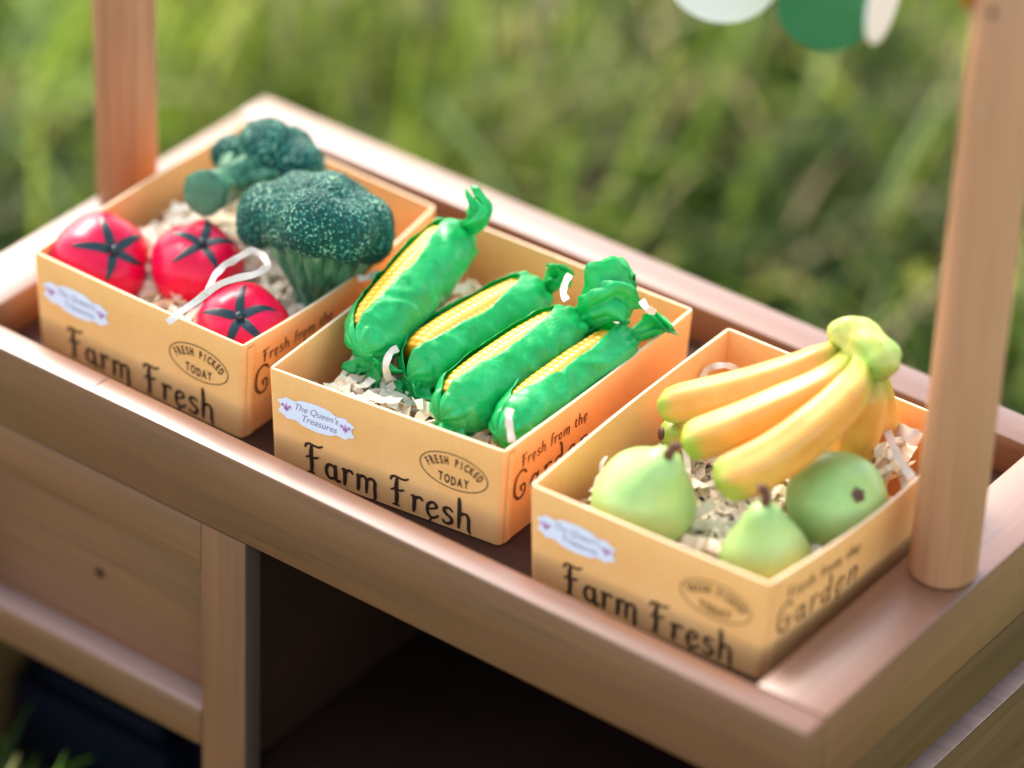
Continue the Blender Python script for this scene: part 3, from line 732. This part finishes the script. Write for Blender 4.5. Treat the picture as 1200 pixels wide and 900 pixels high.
# ------------------------------------------------------------------ corn in green tissue
def corn(A, Bp, r, opendir, open_am, t0, t1, tail, label, seed, tailsize=1.0):
    """A near end, Bp far end; opendir: direction the opening faces; t0..t1 extent of the opening"""
    rr = random.Random(seed); A = Vector(A); Bp = Vector(Bp); ax = (Bp - A); L = ax.length; ax.normalize()
    e1 = (opendir - ax * opendir.dot(ax)).normalized(); e2 = ax.cross(e1); sag = rr.uniform(-.001, .001)
    root = empty('corn', (A + Bp) / 2 + Vector((0, 0, -r)), label, 'corn', 'tissue wrapped corn ears in the middle box')
    def rad(t): return r * interp([0, .05, .14, .3, .6, .85, 1], [.66, .88, 1.0, 1.03, 1.0, .90, .62], t)
    def cen(t): return A + ax * (L * t) + e2 * sag * math.sin(math.pi * t)
    # kernels: rows round the cob, each kernel a rounded bump
    NT, NP, rows, per = 180, 112, 13, 24; V = []; C = []; F = []
    for i in range(NT + 1):
        t = .02 + .91 * i / NT; R = rad(t) * .95 * (1 - .35 * max(0, (t - .8) / .13) ** 2)
        for j in range(NP):
            ph = 2 * math.pi * j / NP; a = abs(math.sin(ph * rows / 2)); row = int(ph * rows / (2 * math.pi))
            bb = abs(math.sin(math.pi * (t * per + (.5 if row % 2 else 0)))); h = (a ** .6) * (bb ** .6)
            p = cen(t) + (e1 * math.cos(ph) + e2 * math.sin(ph)) * (R + .0006 * h); V.append(p)
            g = min(1, h * 1.3); C.append((.74 + .14 * g, .27 + .24 * g, .008 + .03 * g))
    for i in range(NT):
        for j in range(NP): k = i * NP; F.append((k + j, k + (j + 1) % NP, k + NP + (j + 1) % NP, k + NP + j))
    F.append(tuple(range(NP - 1, -1, -1))); F.append(tuple(range(NT * NP, (NT + 1) * NP)))
    mk('cob', V, F, KERN, root, True, C)
    # wrapper
    NT, NP = 110, 72; V = []; F = []; sd_ = seed * 3.7
    pleat = [rr.uniform(0, 6.28) for _ in range(4)]
    for i in range(NT + 1):
        t = -.085 + 1.10 * i / NT
        s = (t - t0) / (t1 - t0)
        am = open_am * max(0.0, math.sin(math.pi * min(1, max(0, s)))) ** .55 if 0 < s < 1 else 0
        am *= 1 + .05 * math.sin(t * 17 + seed)
        if t < 0: R = rad(0) * interp([-.085, -.06, -.03, 0], [.0, .50, .84, 1.0], t) + .0012 * min(1, (t + .085) / .03); pl = .50 * (1 - (t + .085) / .085) + .10
        elif t > 1: R = r * .38; pl = .5
        else: R = rad(t) + .0007; pl = .08 * max(0, 1 - t / .12) + (.5 * max(0, (t - .86) / .14))
        if t > .93: R *= interp([.93, 1.0, 1.02], [1, .55, .42], t)
        for j in range(NP):
            f = j / (NP - 1); ph = am + (2 * math.pi - 2 * am) * f
            d = e1 * math.cos(ph) + e2 * math.sin(ph); p = cen(t) + d * R
            cr = noise.noise(p * 160 + Vector((sd_, 0, 0))) * .0006 + abs(noise.noise(p * 300 + Vector((0, sd_, 0)))) * .0004
            cr += .0005 * math.sin(noise.noise(p * 60 + Vector((0, 0, sd_))) * 9)
            fold = pl * R * .45 * (math.sin(7 * ph + pleat[0]) * .6 + math.sin(12 * ph + pleat[1] + t * 6) * .4)
            edge = .0004 * max(0, 1 - min(f, 1 - f) * 14) * (1 if am > .01 else 0)
            V.append(p + d * (max(cr, -.0002) + max(fold, -.0006 if .05 < t < .85 else -1) + edge))
        if i:
            k = (i - 1) * NP
            for j in range(NP - 1): F.append((k + j, k + j + 1, k + NP + j + 1, k + NP + j))
    w = mk('wrapper', V, F, TISS, root, True)
    so = w.modifiers.new('thick', 'SOLIDIFY'); so.thickness = .00012; so.offset = 1
    # twisted tail: flares out of the pinch into a crumpled fan
    P = crom([cen(.97)] + [Vector(p) for p in tail], 8); n = len(P); V = []; F = []; M = 40
    up = e1
    for i, p in enumerate(P):
        t = (P[min(i + 1, n - 1)] - P[max(i - 1, 0)]).normalized(); up = (up - t * up.dot(t)).normalized(); sd2 = t.cross(up)
        f = i / (n - 1); Rr = r * interp([0, .15, .35, .7, .9, 1], [.42, .30, .45, .72, .62, .50] if tailsize > 1 else [.42, .32, .5, .58, .42, .16], f) * tailsize; tw = f * 2.0
        for j in range(M):
            a = 2 * math.pi * j / M; fl = 1 - .5 * f
            d = up * math.cos(a + tw) + sd2 * math.sin(a + tw) * (.55 + .2 * math.sin(f * 5 + seed))
            pk = 1 + (.22 + .15 * f) * math.sin(6 * a + seed) + .16 * math.sin(11 * a + f * 7) + .45 * noise.noise((p + d * Rr) * 200 + Vector((sd_, sd_, 0)))
            V.append(p + d * Rr * pk + t * .0035 * f * math.sin(3 * a + seed * 2) + t * .002 * f * math.sin(8 * a))
        if i:
            k = (i - 1) * M
            for j in range(M): F.append((k + j, k + (j + 1) % M, k + M + (j + 1) % M, k + M + j))
    # crumpled closing inside the mouth of the tail
    k = (n - 1) * M; cc = P[-1] - (P[-1] - P[-2]).normalized() * .003; V.append(cc); F += [(k + j, k + (j + 1) % M, len(V) - 1) for j in range(M)]
    tl = mk('twisted_end', V, F, TISS, root, True)
    if seed == 14: return root
    # gathered tissue fold at the near end
    P = crom([cen(.06) - e1 * r * .35, A - ax * .0035 - e1 * r * .45, A - ax * .0065 - e1 * r * .75], 6); n = len(P); V = []; F = []; M = 36
    for i, p in enumerate(P):
        f = i / (n - 1); Rr = r * interp([0, .35, .6, 1], [.50, .42, .40, .62], f)
        for j in range(M):
            a = 2 * math.pi * j / M; d = e1 * math.cos(a) * .75 + e2 * math.sin(a) * (1.1 + .4 * f)
            pk = 1 + (.10 + .22 * f) * math.sin(5 * a + seed) + .14 * math.sin(9 * a + seed * 2) + .35 * noise.noise((p + d * Rr) * 260)
            V.append(p + d * Rr * pk - ax * .0025 * f * math.sin(3 * a + seed))
        if i:
            k = (i - 1) * M
            for j in range(M): F.append((k + j, k + M + j, k + M + (j + 1) % M, k + (j + 1) % M))
    V.append(P[-1] + ax * .002); k = (n - 1) * M; F += [(k + (j + 1) % M, k + j, len(V) - 1) for j in range(M)]
    mk('folded_end', V, F, TISS, root, True)
    return root
UP = Vector((0, 0, 1))
corn(at(430, 402, .028), at(541, 270, .042), .0122, dirc(-.58, .52), .52, -.02, .93, [at(556, 262, .052), at(563, 246, .058), at(555, 232, .062)], 'tall leftmost corn ear leaning on the back rim with its tissue twist sticking up', 11, .62)
corn(at(489, 432, .022), at(637, 343, .028), .0130, dirc(-.48, .64), .66, -.10, .86, [at(650, 328, .036), at(656, 320, .040), at(650, 314, .044)], 'second corn ear from the left, wide yellow strip and cream paper at its near end', 12, .6)
corn(at(527, 483, .021), at(678, 377, .030), .0124, dirc(-.46, .66), .46, -.02, .88, [at(702, 356, .042), at(722, 342, .046), at(740, 345, .042)], 'third corn ear from the left, its crumpled tissue end spread out wide', 13, 1.25)
corn(at(595, 503, .021), at(738, 396, .026), .0107, dirc(-.46, .68), .58, .10, .98, [at(762, 384, .030), at(772, 376, .034), at(786, 386, .034)], 'rightmost corn ear lying against the right wall of its box', 14, .7)

# ------------------------------------------------------------------ bananas
def banana(path, r, label, root, cols=None, seed=0):
    P = crom(path, 9); n = len(P); b = MB(); R = []
    for i in range(n):
        f = i / (n - 1); R.append(r * interp([0, .10, .25, .5, .8, .92, .97, 1], [.50, .56, .80, .95, 1.0, .96, .86, .52], f))
    t0_ = 32
    b.tube(P, R, t0_, True, lambda a, i: 1 + .065 * math.cos(5 * a + seed) + .01 * math.cos(2 * a))
    C = []
    for i in range(n):
        f = i / (n - 1)
        for j in range(t0_):
            a = 2 * math.pi * j / t0_; nn = .5 + .5 * noise.noise(Vector((f * 5 + seed, math.cos(a) * 1.5, math.sin(a) * 1.5)))
            g = max(0, min(1, (.30 - f) / .16 + (nn - .5) * .8)) * .85; g2 = max(0, min(1, (f - .885) / .07 + (nn - .5) * 2.0)) * .9
            y = np.array([.78, .31 + .13 * nn, .045 + .05 * nn]); gr = np.array([.30, .44, .05]); k = max(g, g2); C.append(tuple(y * (1 - k) + gr * k))
    o = mk('banana', b.v, b.f, BAN, root, True, C)
    e = MB(); t = (P[-1] - P[-2]).normalized(); e.tube([P[-1] - t * .0004, P[-1] + t * .0010, P[-1] + t * .0013], [R[-1] * .75, R[-1] * .6, R[-1] * .25], 12); e.build('tip', PSTEM if seed == 5 else simple('banana_tip', (.26, .33, .05), .6, .3, .3, 300), o, True)
crown = at(1010, 420, .060)
bun = empty('banana_bunch', at(960, 480, .02), 'bunch of yellow bananas with a green crown resting above the back rim', 'bananas')
banana([at(990, 404, .060), at(960, 424, .058), at(905, 447, .050), at(845, 464, .040), at(776, 478, .029)], .0080, None, bun, seed=1)
banana([at(1000, 414, .061), at(972, 448, .058), at(920, 476, .051), at(860, 502, .041), at(804, 521, .031)], .0083, None, bun, seed=2)
banana([at(1012, 424, .062), at(996, 460, .059), at(952, 504, .052), at(900, 541, .042), at(842, 567, .032)], .0092, None, bun, seed=3)
banana([at(1020, 430, .060), at(1016, 470, .048), at(1006, 510, .030), at(990, 550, .012)], .0088, None, bun, seed=4)
banana([at(1026, 424, .056), at(1030, 470, .038), at(1032, 505, .022), at(1034, 540, .006)], .0075, None, bun, seed=6)
banana([at(990, 430, .050), at(930, 480, .026), at(850, 510, .014), at(776, 508, .018)], .0072, None, bun, seed=5)
b = MB(); P = crom([at(980, 406, .063), at(992, 394, .066), at(1008, 398, .067), at(1026, 418, .065), at(1038, 440, .061)], 5); n = len(P)
b.tube(P, [.0080 * interp([0, .12, .3, .6, .85, 1], [.50, .90, 1.0, .92, 1.02, .62], i / (n - 1)) for i in range(n)], 28, True, lambda a, i: 1 + .11 * math.cos(4 * a + .6) + .04 * math.cos(7 * a + i * .3) + .05 * math.sin(i * 1.1 + 2 * a))
C = [tuple(np.array([.30, .46, .07]) * (1 - w_) + np.array([.62, .60, .14]) * w_) for w_ in [max(0, min(1, .35 + 1.3 * noise.noise(Vector(v) * 90))) for v in b.v]]
mk('crown', b.v, b.f, BAN, bun, True, C)

# ------------------------------------------------------------------ pears
def pear(u, v, z, r, axis, label, seed, stem=True, neck=1.0):
    c = at(u, v, z); M = frame_from(axis, seed); root = empty('pear', c + Vector((0, 0, -r)), label, 'pear', 'green pears in the right box')
    prof = [(-.93, .0), (-.90, .10), (-.95, .22), (-.93, .42), (-.82, .64), (-.60, .85), (-.30, .975), (0, 1.0), (.28, .95), (.55, .82), (.80, .655), (1.02, .52), (1.22, .42), (1.38, .32), (1.47, .20), (1.50, .08), (1.47, .0)]
    pr = crom([(a * (neck if a > 0 else 1), q, 0) for a, q in prof], 3); NP = 56; V = []; F = []
    for i, p in enumerate(pr):
        for j in range(NP):
            a = 2 * math.pi * j / NP; R = max(.0, p.y) * r; w_ = 1 + .03 * math.cos(2 * a + seed) + .02 * math.cos(3 * a)
            q = Vector((R * math.cos(a) * w_, R * math.sin(a) * w_, p.x * r)); q += Vector((noise.noise(q * 60 + Vector((seed, 0, 0))), 0, 0)) * .0008
            V.append(c + M @ q)
        if i:
            k = (i - 1) * NP
            for j in range(NP): F.append((k + j, k + (j + 1) % NP, k + NP + (j + 1) % NP, k + NP + j))
    mk('fruit', V, F, PEAR, root, True)
    b_ = MB(); T = axis * (1.46 * neck * r)
    if stem:
        s_ = M @ Vector((1, 0, 0)) * .0008
        b_.tube(crom([c + T - axis * .002, c + T + axis * .003 + s_, c + T + axis * .0082 - s_, c + T + axis * .0094], 3), [.0022, .0021, .0020, .0019, .0019, .0019, .0020, .0022, .0024, .0018], 12); b_.build('stem', PSTEM, root, True)
    e = MB(); Bm = -axis * (.90 * r)
    e.tube([c + Bm + axis * .001, c + Bm - axis * .0010, c + Bm - axis * .0014], [.0030, .0024, .0008], 14, True, lambda a, i: 1 + .25 * math.cos(5 * a)); e.build('blossom_end', PSTEM, root, True)
pear(755, 586, .019, .0200, dirc(.30, .60), 'green pear at the left with its brown stem leaning up to the right', 1, True, .90)
pear(898, 656, .013, .0164, dirc(-.06, .80), 'small cone shaped green pear standing upright in the front corner', 2, True, 1.05)
pear(979, 590, .018, .0191, -dirc(.40, .20), 'round green pear showing its dark blossom end, beside the right post', 3, False)

# ------------------------------------------------------------------ garland of discs between the posts
gar = empty('disc_garland', (-.2, .1129, .18), 'garland of white and green round discs strung near the right post', 'garland')
YG = .1129
def disc(u, v, rpx, m, yaw, name='disc'):
    c = aty(u, v, YG); r = rpx * (CAM_LOC - c).length / FPX; b_ = MB(); d = Vector((math.sin(yaw), -math.cos(yaw), 0))
    b_.tube([c - d * .0004, c + d * .0004], [r, r], 48); b_.build(name, m, gar, True, auto=40); return c + Vector((0, 0, r * .9))
tops = [disc(848, -34, 68, DISCW, .55), disc(968, 8, 58, DISCG, .5), disc(1036, -2, 54, DISCW, 1.75), disc(1150, -28, 40, DISCO, 1.5)]
tops = [Vector((-.419, .119, .255)), aty(300, -200, YG), aty(600, -160, YG)] + tops + [Vector((-.014, .100, .20))]
b = MB(); b.tube(crom(tops, 6), [.0006] * (6 * (len(tops) - 1) + 1), 6); b.build('string', CORD, gar, True)
